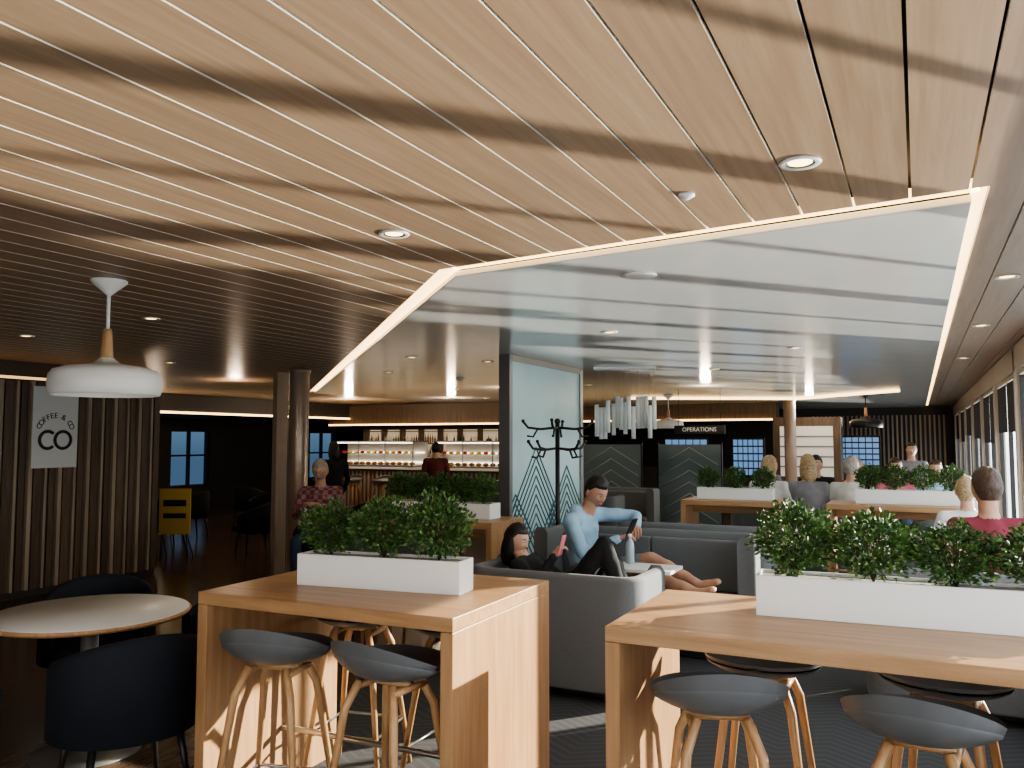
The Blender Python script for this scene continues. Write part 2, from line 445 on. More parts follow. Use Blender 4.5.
# ------------------------------------------------------------------ planters and shrubs
def shrub_mesh(seed, r=.138, h=.27, N=2400):
    rnd = random.Random(seed); b = MB('boxwood_shrub')
    for i in range(16):
        a = rnd.uniform(0, 2*pi); rr = r*rnd.uniform(.1, .75); zt = h*rnd.uniform(.55, .97)
        tip = Vector((rr*math.cos(a), rr*math.sin(a), zt))
        b.tube([(0, 0, 0), tip*.5+Vector((0, 0, .02)), tip], [.004, .003, .001], stemM, 5)
    for i in range(N):
        a = rnd.uniform(0, 2*pi); cz = rnd.uniform(-1, 1); rad = rnd.uniform(.35, 1)**.6
        sr = math.sqrt(max(0, 1-cz*cz))
        lump = 1+.42*noise.noise(Vector((math.cos(a)*sr*2.4+seed*3, math.sin(a)*sr*2.4, cz*2.4)))
        p = Vector((sr*math.cos(a)*r*rad*lump, sr*math.sin(a)*r*rad*lump, h*.52+cz*h*.46*rad*lump))
        if p.z < .01: p.z = .01+rnd.random()*.03
        out = Vector((p.x, p.y, (p.z-h*.4)*.8)).normalized()
        d = (out+Vector((rnd.gauss(0, .5), rnd.gauss(0, .5), rnd.gauss(.25, .5)))).normalized()
        s = d.cross(Vector((rnd.gauss(0, 1), rnd.gauss(0, 1), rnd.gauss(0, 1)))).normalized()
        up = d.cross(s)
        L = rnd.uniform(.015, .025); w = L*.33
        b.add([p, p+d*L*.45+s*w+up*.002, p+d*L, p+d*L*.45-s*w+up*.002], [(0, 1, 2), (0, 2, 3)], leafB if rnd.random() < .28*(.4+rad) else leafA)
    return b.mesh()
SH = [shrub_mesh(s) for s in (1, 2, 3)]
def shrub(x, y, z, i, s=1., sz=None):
    o = bpy.data.objects.new('boxwood_shrub', SH[i % 3]); COL.objects.link(o); o.location = (x, y, z); o.rotation_euler = (0, 0, i*1.3); o.scale = (s, s, sz or s)
def planter(cx, cy, z, w, d, h, rz, n, s=1., hs=None):
    p = MB('planter_box'); a, b, T = w/2, d/2, .012
    p.box(-a, a, -b, -b+T, 0, h, white); p.box(-a, a, b-T, b, 0, h, white)
    p.box(-a, -a+T, -b+T, b-T, 0, h, white); p.box(a-T, a, -b+T, b-T, 0, h, white)
    p.box(-a+T, a-T, -b+T, b-T, 0.005, h-.012, soil)
    p.obj((cx, cy, z+.0005), rz, bevel=.002)
    for i in range(n):
        t = -a+.13*s+(w-.26*s)*i/(n-1)
        shrub(cx+t*math.cos(rz), cy+t*math.sin(rz), z+h-.010, i+int(cx*10), s, (hs[i] if hs else s))
planter(-2.24, 3.19, 1.02, .83, .16, .145, math.radians(7), 3, 1.04, [.90, 1.0, 1.12])
planter(-.03, 3.44, 1.02, 1.12, .17, .155, math.radians(3), 4, 1.12, [1.04, .96, .84, .84])
planter(-3.85, 6.35, 1.02, 1.1, .2, .13, 0, 5, .95)
planter(-1.9, 9.65, 1.02, .85, .18, .13, 0, 3, .90)
planter(-.1, 9.7, 1.02, 1.05, .18, .15, 0, 4, 1.0)
mg = MB('red_mug'); mg.lathe([(.03, 0), (.036, .004), (.038, .085), (.035, .085), (.033, .01), (.0001, .01)], (0, 0, 0), redM, 24)
mg.tube([(.036, 0, .07), (.06, 0, .062), (.06, 0, .03), (.036, 0, .02)], .005, redM, 8); mg.obj((.12, 3.64, 1.0205))

# ------------------------------------------------------------------ round table + tub chairs
rt = MB('round_table')
rt.lathe([(.0001, .725), (.50, .725), (.515, .735), (.52, .745), (.515, .752), (.0001, .752)], (0, 0, 0), oakL, 64)
rt.lathe([(.508, .7525), (.505, .757), (.0001, .757)], (0, 0, 0), white, 64)
rt.tube([(0, 0, .02), (0, 0, .725)], .045, greyM, 24)
rt.lathe([(.28, 0), (.28, .008), (.05, .03), (.0001, .03)], (0, 0, 0), greyM, 48)
rt.obj((-4.13, 3.10, 0))
tc_ = MB('tub_chair')
N = 40
pts = []
for i in range(N+1):
    a = math.radians(-90-128+256*i/N); pts.append((.31*math.cos(a), .31*math.sin(a)*.95))
tc_.sheetpath(pts, .055, .33, lambda t: .62+.18*math.sin(pi*t)**1.3, navyU)
tc_.lathe([(.0001, .33), (.27, .33), (.29, .36), (.29, .43), (.27, .46), (.0001, .465)], (0, .0, 0), navyU, 40)
tc_.box(-.2, .2, .15, .31, .35, .44, navyU)
for sx in (-1, 1):
    for sy in (-1, 1):
        tc_.tube([(sx*.19, sy*.19, .34), (sx*.235, sy*.235, 0)], [.02, .011], black, 10)
t0 = tc_.obj((-3.46, 2.80, 0), math.radians(68))
for x, y, r in [(-4.45, 2.42, math.radians(-20)), (-4.72, 3.60, math.radians(-130)), (-3.85, 3.86, math.radians(160)), (-10.6, 9.2, 1.2), (-11.6, 10.6, 2.), (-10.4, 11.2, 3.), (-12, 12.5, 0), (-7.4, 10.2, 1), (-6.6, 11, 2), (-8.9, 9.4, 2.)]:
    dup(t0, (x, y, 0), r)

# ------------------------------------------------------------------ sofas
def sofa(x0, x1, y, face, h=.86, dep=.62):
    s = MB('booth_sofa'); w = (x1-x0)/2; r = .12; p = []
    p.append((-w, dep*.8)); 
    for i in range(7):
        a = pi+pi/2*i/6; p.append((-w+r+r*math.cos(a), r+r*math.sin(a)))
    for i in range(7):
        a = -pi/2+pi/2*i/6; p.append((w-r+r*math.cos(a), r+r*math.sin(a)))
    p.append((w, dep*.8))
    s.sheetpath(p, .09, .07, h, greyU)
    n = max(1, round(2*w/.75)); g = (2*w-.10)/n
    for i in range(n):
        a = -w+.05+g*i
        s.box(a+.003, a+g-.003, .05, dep, .25, .45, greyU)
        s.box(a+.003, a+g-.003, .05, .13, .455, h-.06, greyU)
    s.box(-w+.08, w-.08, .08, dep-.06, 0, .25, black)
    return s.obj(((x0+x1)/2, y, 0), 0 if face > 0 else pi, bevel=.018, seg=3)
sofa(-2.85, -1.66, 5.12, 1, .815)
sofa(-2.95, -1.22, 7.02, -1, .93)
sofa(-2.7, -1.3, 7.85, 1, .90)
sofa(-.30, .68, 5.78, 1, .9)
sofa(-2.1, -.30, 10.45, 1, .88)
sofa(-1.7, .6, 13.2, -1, .95)
sofa(-5.8, -3.9, 11, 1, .9); sofa(-5.8, -3.9, 13.4, -1, .9); sofa(-2.9, -1.95, 14.6, 1, .9); sofa(-8, -6.6, 13.8, 1, .95)
sofa(.0, .70, 10.15, 1, .85)
sofa(-.1, .70, 7.6, 1, .88)
def cafe_table(x, y, w=.56, d=.56, z=.74):
    t = MB('cafe_table'); t.box(-w/2, w/2, -d/2, d/2, z-.025, z, white)
    t.tube([(0, 0, .02), (0, 0, z-.025)], .03, greyM, 16); t.lathe([(.2, 0), (.2, .008), (.03, .02), (.0001, .02)], (0, 0, 0), greyM, 32)
    t.obj((x, y, 0), 0, bevel=.006)
cafe_table(-1.86, 5.98, .50, .34, .76)
cafe_table(-1.9, 8.8, .8, .4); cafe_table(-.9, 11.9, .9, .6); cafe_table(-4.85, 12.2, .9, .6); cafe_table(.35, 6.95, .5, .4)
gb = MB('water_bottle'); gb.lathe([(.0001, 0), (.032, 0), (.034, .01), (.034, .13), (.028, .16), (.013, .185), (.013, .205), (.0001, .205)], (0, 0, 0), mat('clear_plastic', (.35, .42, .48), .1, spec=.8), 20)
gb.lathe([(.015, .2), (.015, .222), (.0001, .222)], (0, 0, 0), white, 16); gb.obj((-2.0, 6.08, .7605))

# ------------------------------------------------------------------ partition, columns, coat rack
gp = MB('glass_partition'); X = -3.70; ya, yb_ = 7.38, 9.26
gp.box(X-.03, X+.03, ya, yb_, .12, 2.50, frost)
gp.box(X-.06, X+.06, ya-.07, ya, 0, 2.559, greyM); gp.box(X-.05, X+.05, yb_, yb_+.08, 0, 2.559, greyM)
gp.box(X-.05, X+.05, ya, yb_, 0, .12, greyM); gp.box(X-.05, X+.05, ya, yb_, 2.50, 2.559, cream)
for (cy, z0, n, hw) in ((8.0, 1.62, 11, .55), (8.85, 1.40, 10, .5), (7.5, 1.15, 8, .5), (8.45, 1.0, 6, .4)):
    for i in range(n):
        zt = z0-i*.10
        for sgn in (-1, 1):
            a = Vector((X+.033, cy, zt)); yb2 = min(max(cy+sgn*hw, ya+.02), yb_-.02); b_ = Vector((X+.033, yb2, zt-abs(yb2-cy)*1.1))
            if b_.z > .14: gp.tube([a, b_], .008, teal, 6)
gp.obj()
g2 = MB('glass_partition')
for i, (x, y) in enumerate(((-4.9, 13.9), (-3.6, 14.3))):
    g2.box(x-.55, x+.55, y-.02, y+.02, .1, 1.62, frostD)
    for j in range(7):
        for sgn in (-1, 1): g2.tube([(x, y-.024, 1.57-j*.2), (x+sgn*.5, y-.024, 1.27-j*.2)], .010, lineG, 5)
    g2.box(x-.57, x-.55, y-.03, y+.03, 0, 1.65, black); g2.box(x+.55, x+.57, y-.03, y+.03, 0, 1.65, black)
g2.obj(name='glass_partition')
cl = MB('round_column'); cl.lathe([(.15, 0), (.15, .08), (.12, .09), (.12, 2.5), (.135, 2.52), (.135, 2.559)], (0, 0, 0), mat('column_bronze', (.34, .26, .21), .3, .4), 32)
c0 = cl.obj((-6.75, 7.8, 0)); dup(c0, (-2.4, 18, 0))
pc = MB('wall_pier'); pc.box(-7.30, -7.23, 7.95, 8.15, 0, 2.559, slatB); pc.obj()
cr = MB('coat_rack')
cr.lathe([(.2, 0), (.2, .015), (.03, .03), (.0001, .03)], (0, 0, 0), black, 32)
cr.tube([(0, 0, .02), (0, 0, 1.86)], .022, black, 14); cr.ball((0, 0, 1.88), (.03, .03, .03), black)
for zz, off in ((1.82, .25), (1.62, pi/4+.25)):
    for i in range(4):
        a = off+i*pi/2; u = Vector((math.cos(a), math.sin(a), 0)); z = Vector((0, 0, 1))
        cr.tube([z*zz, u*.17+z*(zz-.015), u*.29+z*(zz-.0), u*.34+z*(zz+.06)], .012, black, 8); cr.ball(u*.34+z*(zz+.065), (.018,)*3, black, 8, 6)
        cr.tube([u*.2+z*(zz-.02), u*.24+z*(zz-.09), u*.30+z*(zz-.08)], .010, black, 6)
cr.obj((-3.14, 7.35, 0))
hg = MB('chandelier')
rnd = random.Random(5)
hg.box(-.36, .36, -.12, .12, -.03, 0, white)
for i in range(15):
    x = -.34+.68*i/14; yy = rnd.uniform(-.10, .10); zt = -rnd.uniform(.32, .48)
    hg.tube([(x, yy, -.02), (x, yy, zt)], .002, greyM, 6); hg.tube([(x, yy, zt), (x, yy, zt-.38)], .026, white, 12)
hg.obj((-3.1, 9.3, 2.559), .25)

# ------------------------------------------------------------------ poster
po = empty('coffee_poster', (-8.655, 5.97, 1.84), 0)
pb = MB('board'); pb.box(0, .012, -.27, .27, -.45, .45, pwhite); pb.obj(parent=po)
rg = MB('logo_rings')
for cy, z, op in ((-.09, -.14, True), (.09, -.14, False)):
    a0, a1 = (50, 310) if op else (0, 360)
    rg.tube([(.016, cy+.095*math.cos(math.radians(a)), z+.095*math.sin(math.radians(a))) for a in range(a0, a1+1, 10)], .017, ink, 8, side=(1, 0, 0))
rg.obj(parent=po)
word = 'COFFEE & CO'
for i, ch in enumerate(word):
    if ch == ' ': continue
    a = math.radians(155-130*i/(len(word)-1)); R = .21
    text(ch, .085, ink, (.015, R*math.cos(a), -.08+R*math.sin(a)), (Matrix.Rotation(pi/2, 4, 'Z') @ Matrix.Rotation(pi/2, 4, 'X') @ Matrix.Rotation(a-pi/2, 4, 'Z')).to_euler(), 'letter', po)

es = MB('yellow_sign'); es.box(-.22, .22, -.015, .015, .35, 1.0, yellow); es.box(-.16, .16, -.02, -.015, .75, .84, ink); es.box(-.16, .16, -.02, -.015, .58, .65, ink)
for sx in (-1, 1): es.tube([(sx*.17, 0, .36), (sx*.19, .0, 0)], .012, black, 6); es.tube([(sx*.17, .0, .36), (sx*.19, .25, 0)], .012, black, 6)
es.obj((-9.6, 8.5, 0), .5)

# ------------------------------------------------------------------ bar
bs = MB('bottle_shelf')
bs.box(-12.6, -8.4, 17.0, 17.2, 0, 2.1, darkw)
rnd = random.Random(9)
bs.box(-12.4, -8.6, 16.97, 17.0, 1.0, 1.95, mat('shelf_backlight', (.6, .5, .4), .6, emit=(1, .78, .52), es=.35))
for k in range(4):
    z = 1.0+.3*k; bs.box(-12.4, -8.6, 16.72, 16.97, z, z+.02, slatA)
    if k < 3:
        for j in range(56):
            x = -12.3+j*.066; hh = rnd.uniform(.14, .25); r = .022
            if rnd.random() < .15: continue
            m = rnd.choice([bottleG, bottleA, white, chrome])
            bs.lathe([(.0001, 0), (r, 0), (r, hh*.6), (r*.35, hh*.78), (r*.35, hh), (.0001, hh)], (x, 16.85, z+.02), m, 8)
for k in range(8): bs.box(-12.4+k*.54, -12.38+k*.54, 16.72, 16.97, 1.0, 1.95, slatA)
bs.obj()
bc = MB('bar_counter'); bc.box(-12.6, -7.0, 15.2, 15.75, 0, 1.05, slatA); bc.box(-12.7, -6.9, 15.1, 15.8, 1.05, 1.10, whiteP); 
for k in range(50): bc.box(-12.55+k*.11, -12.5+k*.11, 15.17, 15.2, .05, 1.0, slatB)
bc.obj(bevel=.004)
def case(x):
    dc = MB('food_display_case')
    dc.box(-1.1, 1.1, -.3, .3, 0, .04, greyM); dc.box(-1.1, 1.1, .26, .3, .04, .55, whiteP); dc.box(-1.1, 1.1, -.3, .3, .55, .58, greyM)
    for xx in (-1.1, -.37, .35, 1.08): dc.box(xx, xx+.02, -.3, -.28, .04, .55, chrome)
    dc.box(-1.08, 1.08, -.28, .26, .28, .29, gls); dc.box(-1.05, 1.05, -.27, -.25, .52, .55, ledC); dc.box(-1.05, 1.05, .22, .25, .08, .11, ledC); dc.box(-1.05, 1.05, .22, .25, .30, .325, ledC)
    for k in range(12): dc.ball((-.95+k*.17, -.05, .075), (.06, .08, .04), bottleA, 10, 6); dc.ball((-.95+k*.17, -.05, .32), (.05, .07, .035), yellow if k % 3 else redM, 10, 6)
    dc.obj((x, 15.45, 1.101))
case(-8.3); case(-11.0)
for k in range(5): dup(bpy.data.objects['bar_stool'], (-12+k*.8, 14.7, 0), pi)
def wallscreen(x, y, w, z0, z1):
    s = MB('display_screen'); s.box(-w/2, w/2, -.03, .03, z0, z1, black)
    n = 6
    for i in range(n):
        for j in range(5):
            a = -w/2+.03+(w-.06)*i/n; b_ = z0+.03+(z1-z0-.06)*j/5
            s.box(a+.01, a+(w-.06)/n-.01, -.034, -.03, b_+.015, b_+(z1-z0-.06)/5-.015, screenB)
    s.box(-w/2, -w/2+.06, -.02, .03, 0, z0, black); s.box(w/2-.06, w/2, -.02, .03, 0, z0, black)
    s.obj((x, y, 0))
wallscreen(-4.6, 18, 1.0, .9, 1.75); wallscreen(-3.3, 18.2, .7, .9, 1.75); wallscreen(-1.2, 20, .9, 1.1, 1.8)
sg = empty('hanging_sign', (-3.25, 13.6, 1.87))
b = MB('board'); b.box(-.42, .42, -.02, .02, -.07, .07, black); b.tube([(-.35, 0, .07), (-.35, 0, .685)], .004, black, 6); b.tube([(.35, 0, .07), (.35, 0, .685)], .004, black, 6); b.obj(parent=sg)
text('OPERATIONS', .095, signM, (0, -.024, 0), (pi/2, 0, 0), 'lettering', sg)
cb = MB('display_cabinet'); cb.box(-2.9, -1.5, 19, 19.6, 0, 2.2, slatA); cb.box(-2.75, -1.65, 18.97, 19, .9, 2.0, mat('fridge_glow', (.6, .6, .6), .5, emit=(1, .85, .65), es=.3))
for k in range(4): cb.box(-2.75, -1.65, 18.94, 18.97, 1.1+.22*k, 1.13+.22*k, greyM)
cb.obj()

# ------------------------------------------------------------------ people
def skinm(n, c): return mat(n, c, .5, noise_amt=.05, nscale=30)
SK = skinm('skin_light', (.60, .36, .26)); SK2 = skinm('skin_tan', (.48, .27, .18))
HB = mat('hair_black', (.015, .011, .010), .5, noise_amt=.4, nscale=90, bump=.5); HL = mat('hair_blonde', (.42, .30, .17), .5, noise_amt=.45, nscale=60, bump=.8)
HG = mat('hair_grey', (.38, .35, .32), .6, noise_amt=.3, nscale=90, bump=.5); HN = mat('hair_brown', (.07, .04, .025), .5, noise_amt=.4, nscale=90, bump=.5)
eyeW = mat('eye_white', (.8, .8, .8), .2); iris = mat('iris', (.03, .02, .015), .2); lip = mat('lip', (.42, .16, .13), .5); shoeM = mat('shoe_dark', (.03, .03, .035), .5)
def plaid():
    m, nt, b = base('plaid_cloth'); L = nt.links.new
    tc = nt.nodes.new('ShaderNodeTexCoord')
    ck = nt.nodes.new('ShaderNodeTexChecker'); ck.inputs['Scale'].default_value = 22
    ck.inputs['Color1'].default_value = (.30, .05, .06, 1); ck.inputs['Color2'].default_value = (.28, .25, .27, 1)
    L(tc.outputs['Object'], ck.inputs['Vector']); L(ck.outputs['Color'], b.inputs['Base Color']); b.inputs['Roughness'].default_value = .9
    return m
def cloth(n, c): return mat(n, c, .9, noise_amt=.10, nscale=14, bump=.25)

def head_pt(x, y, z, hs=1.):
    px, py, pz = x*.076, y*.096, z*.118
    if z < 0:
        t = -z; px *= 1-.30*t**1.6
        if y < 0: py *= 1-.45*t
        else: py *= 1-.10*t**2
    if y > 0:
        py *= .95
        g = math.exp(-(x/.14)**2)
        if -.36 < z < .18:
            hgt = (.18-z)/.44 if z > -.26 else max(0, (z+.36)/.10)
            py += .024*g*min(1, hgt)
        for ex in (-.38, .38): py -= .009*math.exp(-((x-ex)/.16)**2-((z-.06)/.12)**2)
        py += .006*math.exp(-((z-.22)/.10)**2)*math.exp(-(x/.5)**2)
        py += .010*math.exp(-((z+.82)/.16)**2-(x/.3)**2)
        py += .005*math.exp(-((z+.50)/.07)**2-(x/.26)**2)
        for ex in (-.5, .5): py += .004*math.exp(-((x-ex)/.2)**2-((z+.15)/.2)**2)
    return Vector((px, py, pz))
def make_head(par, pos, R, skin, hair, style):
    h = MB('head'); n, k = 48, 40; vs = []; fs = []
    for a in range(k+1):
        th = pi*a/k
        for i in range(n):
            ph = 2*pi*i/n; vs.append(head_pt(math.sin(th)*math.cos(ph), math.sin(th)*math.sin(ph), math.cos(th)))
    for a in range(k):
        for i in range(n):
            j = (i+1) % n; fs.append((a*n+i, (a+1)*n+i, (a+1)*n+j, a*n+j))
    h.add(vs, fs, skin, True)
    for s in (-1, 1):
        h.ball((s*.030, .0735, .008), (.0125, .0115, .009), eyeW, 12, 8); h.ball((s*.030, .0815, .008), (.0055, .0045, .0055), iris, 10, 6)
        h.ball((s*.030, .0765, .0155), (.0145, .010, .0035), skin, 10, 6)
        h.tube([(s*.014, .088, .026), (s*.030, .0875, .031), (s*.046, .078, .026)], [.002, .003, .0015], hair if hair else HG, 6)
        h.ball((s*.076, -.008, -.006), (.008, .018, .031), skin, 12, 10); h.ball((s*.081, -.004, -.004), (.005, .010, .020), skin, 10, 8)
    h.ball((0, .086, -.054), (.021, .007, .0035), lip, 14, 6); h.ball((0, .0855, -.061), (.018, .007, .004), lip, 14, 6)
    if style == 'glasses':
        for s in (-1, 1):
            h.tube([(s*.030+.019*math.cos(t_*pi/6), .093, .008+.015*math.sin(t_*pi/6)) for t_ in range(12)], .0018, black, 6, closed=True, side=(0, 1, 0))
            h.tube([(s*.050, .091, .010), (s*.079, .0, .008)], .0018, black, 6)
    ho = h.obj(parent=par)
    M = Matrix.Translation(pos) @ R
    ho.matrix_local = M
    if hair:
        b = MB('hair'); vs = []
        for a in range(k+1):
            th = pi*a/k
            for i in range(n):
                ph = 2*pi*i/n; x, y, z = math.sin(th)*math.cos(ph), math.sin(th)*math.sin(ph), math.cos(th)
                if y > .45: hl = .50
                elif y > -.05: hl = .50-(.45-y)/.5*.50
                else: hl = -.0-min(1, (-.05-y)/.4)*.62
                if style == 'long' and y < .1: hl -= .35
                f_ = min(1, max(0, (z-hl)/.10+.3)); p = head_pt(x, y, z)
                top = 1.10+.05*noise.noise(Vector((x, y, z))*4)+(.05 if style == 'quiff' and y > 0 and z > .5 else 0)
                vs.append(p*(.93+(top-.93)*f_))
        b.add(vs, fs, hair, True)
        if style == 'long':
            b.ball((0, -.050, -.07), (.085, .052, .14), hair, 20, 14)
            for s in (-1, 1): b.ball((s*.068, -.01, -.06), (.026, .042, .11), hair, 14, 10)
        o = b.obj(parent=par); o.matrix_local = M
    return M
def make_hand(par, w, d, nrm, skin, curl, side, name):
    w = Vector(w); d = Vector(d).normalized(); nrm = Vector(nrm); nrm = (nrm-d*nrm.dot(d)).normalized(); s = d.cross(nrm)*side
    b = MB(name)
    b.capsule(w+d*.012, w+d*.07, (.028, .015), (.038, .012), skin, side=tuple(s), n=14)
    for i, (off, L) in enumerate(((.030, .070), (.010, .080), (-.010, .074), (-.029, .058))):
        p = w+d*.078+s*off; pts = [p-d*.01, p]; a = 0
        for seg in (.42, .32, .26):
            a += curl*(1+.1*i); p = p+(d*math.cos(a)+nrm*math.sin(a))*L*seg; pts.append(p)
        b.tube(pts, [.0085, .009, .0083, .0075, .0055], skin, 8, side=tuple(s))
    p = w+d*.025+s*.026; u = (s*.8+d*.75+nrm*.25).normalized(); u2 = (d+s*.15+nrm*.6).normalized()
    b.tube([p, p+u*.032, p+u*.032+u2*.028, p+u*.032+u2*.05], [.011, .010, .0088, .006], skin, 8)
    b.obj(parent=par)
def seg_d(p, a, b_):
    ab = b_-a; t = max(0, min(1, (p-a).dot(ab)/ab.length_squared)); return (p-a-ab*t).length, t
def person(name, loc, rz, J, top, bottom, skin, hair, style='short', longsleeve=True, trousers=True, headrot=(0, 0, 0), curl=.35, sc=1., vox=.014, hood=False, hands=None, shoe=None):
    e = empty(name, loc, rz); e.scale = (sc,)*3
    D = dict(pelvis=(0, 0, .56), belly=(0, -.01, .72), chest=(0, 0, .90), neck=(0, .0, 1.06), head=(0, .03, 1.20),
             sL=(-.175, 0, .985), sR=(.175, 0, .985), eL=(-.24, .06, .74), eR=(.24, .06, .74), wL=(-.14, .27, .74), wR=(.14, .27, .74),
             hL=(-.09, .02, .54), hR=(.09, .02, .54), kL=(-.12, .45, .52), kR=(.12, .45, .52), aL=(-.12, .44, .09), aR=(.12, .44, .09), tL=(-.13, .60, .045), tR=(.13, .60, .045))
    D.update(J); D = {k_: Vector(v) for k_, v in D.items()}
    bones = []
    def bn(a, b_, r0, r1, lab): bones.append((D[a] if isinstance(a, str) else a, D[b_] if isinstance(b_, str) else b_, r0, r1, lab))
    bn('pelvis', 'belly', (.160, .115), (.142, .108), 0)
    bn('belly', 'chest', (.142, .108), (.165, .115), 0)
    nb = D['chest']+(D['neck']-D['chest'])*.55
    bn('chest', nb, (.165, .115), (.085, .07), 0)
    bn(D['pelvis']-Vector((.05, 0, .01)), D['pelvis']+Vector((.05, 0, -.01)), (.11, .11), (.11, .11), 1)
    bn('sL', 'sR', (.058, .058), (.058, .058), 0)
    bn(nb, D['neck']+(D['head']-D['neck'])*.6, (.056, .056), (.052, .052), 2)
    for s in 'LR':
        mid = D['s'+s]+(D['e'+s]-D['s'+s])*.55
        bn('s'+s, mid, (.060, .060), (.052, .052), 0); bn(mid, 'e'+s, (.050, .050) if longsleeve else (.042, .042), (.044, .044) if longsleeve else (.038, .038), 0 if longsleeve else 2)
        bn('e'+s, 'w'+s, (.044, .044) if longsleeve else (.038, .038), (.034, .034) if longsleeve else (.025, .025), 0 if longsleeve else 2)
        mk = D['h'+s]+(D['k'+s]-D['h'+s])*.8
        bn('h'+s, mk, (.092, .092), (.068, .068), 1)
        lab = 1 if trousers else 2
        bn(mk, 'k'+s, (.066, .066) if trousers else (.056, .056), (.060, .060) if trousers else (.053, .053), lab)
        mc = D['k'+s]+(D['a'+s]-D['k'+s])*.35
        bn('k'+s, mc, (.058, .058) if trousers else (.050, .050), (.060, .060) if trousers else (.054, .054), lab); bn(mc, 'a'+s, (.058, .058) if trousers else (.052, .052), (.046, .046) if trousers else (.034, .034), lab)
        bn('a'+s, 't'+s, (.038, .036), (.038, .024), 3)
    if hood: bones.append((D['neck']+Vector((-.07, -.06, -.02)), D['neck']+Vector((.07, -.06, -.02)), (.05, .05), (.05, .05), 0))
    b = MB('body')
    for a, c_, r0, r1, lab in bones:
        sd = (1, 0, 0) if abs((c_-a).normalized().x) < .9 else (0, 1, 0)
        b.capsule(a, c_, r0, r1, top, side=sd, n=14)
    o = b.obj(parent=e); 
    rm = o.modifiers.new('r', 'REMESH'); rm.mode = 'VOXEL'; rm.voxel_size = vox; rm.use_smooth_shade = True
    sm = o.modifiers.new('s', 'SMOOTH'); sm.factor = .5; sm.iterations = 5 if vox < .016 else 3
    dg = bpy.context.evaluated_depsgraph_get(); dg.update(); me = bpy.data.meshes.new_from_object(o.evaluated_get(dg))
    o.modifiers.clear(); o.data = me
    me.materials.clear()
    for m in (top, bottom, skin, shoe or shoeM): me.materials.append(m)
    for p in me.polygons:
        c_ = p.center; best = 9; lb = 0
        for a, b2, r0, r1, lab in bones:
            dd, t = seg_d(c_, a, b2); dd -= min(r0)+(min(r1)-min(r0))*t
            if dd < best: best = dd; lb = lab
        p.material_index = lb; p.use_smooth = True
    if vox < .016:
        for v in me.vertices:
            v.co += v.normal*.007*noise.noise(v.co*16)
    R = Matrix.Rotation(math.radians(headrot[0]), 4, 'Z') @ Matrix.Rotation(math.radians(headrot[1]), 4, 'X') @ Matrix.Rotation(math.radians(headrot[2]), 4, 'Y')
    make_head(e, D['head'], R, skin, hair, style)
    for s, sg in (('L', -1), ('R', 1)):
        d = (D['w'+s]-D['e'+s]).normalized(); nrm = (0, .0, -1) if not hands or s not in hands else hands[s]
        make_hand(e, D['w'+s], d, nrm, skin, curl, sg, 'hand_'+s.lower())
    return e
blueC = cloth('hoodie_blue', (.34, .52, .68)); blackC = cloth('black_cloth', (.012, .012, .014)); whiteC = cloth('white_cloth', (.70, .70, .68)); maroon = cloth('maroon_cloth', (.20, .03, .045))
pinkC = cloth('pink_cloth', (.60, .18, .24)); greyC = cloth('grey_cloth', (.25, .25, .27)); jeans = cloth('jeans', (.05, .08, .15)); redC = cloth('red_cloth', (.42, .05, .04))
man = person('seated_man', (-2.46, 6.44, -.03), math.radians(-99), dict(
    pelvis=(0, 0, .56), belly=(0, -.07, .70), chest=(0, -.07, .88), neck=(0, -.02, 1.04), head=(0, .05, 1.165),
    sL=(-.19, -.05, .98), sR=(.19, -.05, .96), eL=(-.32, .22, .97), wL=(-.08, .34, .92), eR=(.25, .08, .74), wR=(.10, .28, .84),
    kL=(-.06, .46, .70), aL=(.00, .86, .56), tL=(.01, .98, .60), kR=(.14, .47, .64), aR=(.16, .90, .54), tR=(.18, 1.01, .575)),
    blueC, greyC, SK2, HB, 'quiff', True, False, (-18, -28, 0), .5, 1.12, .013, True, shoe=SK2)
ph = MB('smartphone'); ph.box(-.037, .037, -.004, .004, -.075, .075, black); ph.box(-.034, .034, .004, .0045, -.07, .07, screenB)
po_ = ph.obj(bevel=.003, parent=man, name='smartphone'); po_.location = (.06, .37, .92); po_.rotation_euler = (math.radians(25), 0, math.radians(180))
wom = person('reclining_woman', (-2.30, 5.50, 0), math.radians(-90), dict(
    pelvis=(0, 0, .55), belly=(0, -.12, .62), chest=(0, -.25, .72), neck=(0, -.36, .84), head=(0, -.38, .965),
    sL=(-.16, -.30, .80), sR=(.16, -.30, .80), eL=(-.22, -.10, .66), eR=(.22, -.12, .70), wL=(-.04, .06, .74), wR=(.10, -.04, .87),
    kL=(-.10, .30, .93), kR=(.10, .34, .98), aL=(-.11, .46, .53), aR=(.10, .50, .53), tL=(-.12, .58, .49), tR=(.11, .60, .49)),
    blackC, blackC, SK, HB, 'long', True, True, (-8, -12, 0), .5, 1., .013)
ph2 = MB('smartphone'); ph2.box(-.037, .037, -.004, .004, -.075, .075, pinkM)
q_ = ph2.obj(bevel=.003, parent=wom, name='smartphone'); q_.location = (.08, .015, .955); q_.rotation_euler = (math.radians(-15), 0, 0)
person('seated_man', (.40, 6.22, .03), math.radians(14), dict(head=(0, .03, 1.21)), maroon, jeans, SK2, HN, 'short', False, True, (10, 0, 0), sc=1.12, vox=.016)
person('seated_woman', (.36, 8.05, 0), .1, {}, whiteC, jeans, SK, HL, 'short', True, True, sc=1.05, vox=.022)
person('seated_woman', (.42, 10.60, 0), 0, {}, whiteC, jeans, SK, HN, 'long', True, True, vox=.022)
person('seated_woman', (-1.72, 10.86, .02), -.2, {}, whiteC, jeans, SK, HL, 'long', True, True, (-30, 0, 0), sc=1.12, vox=.022)
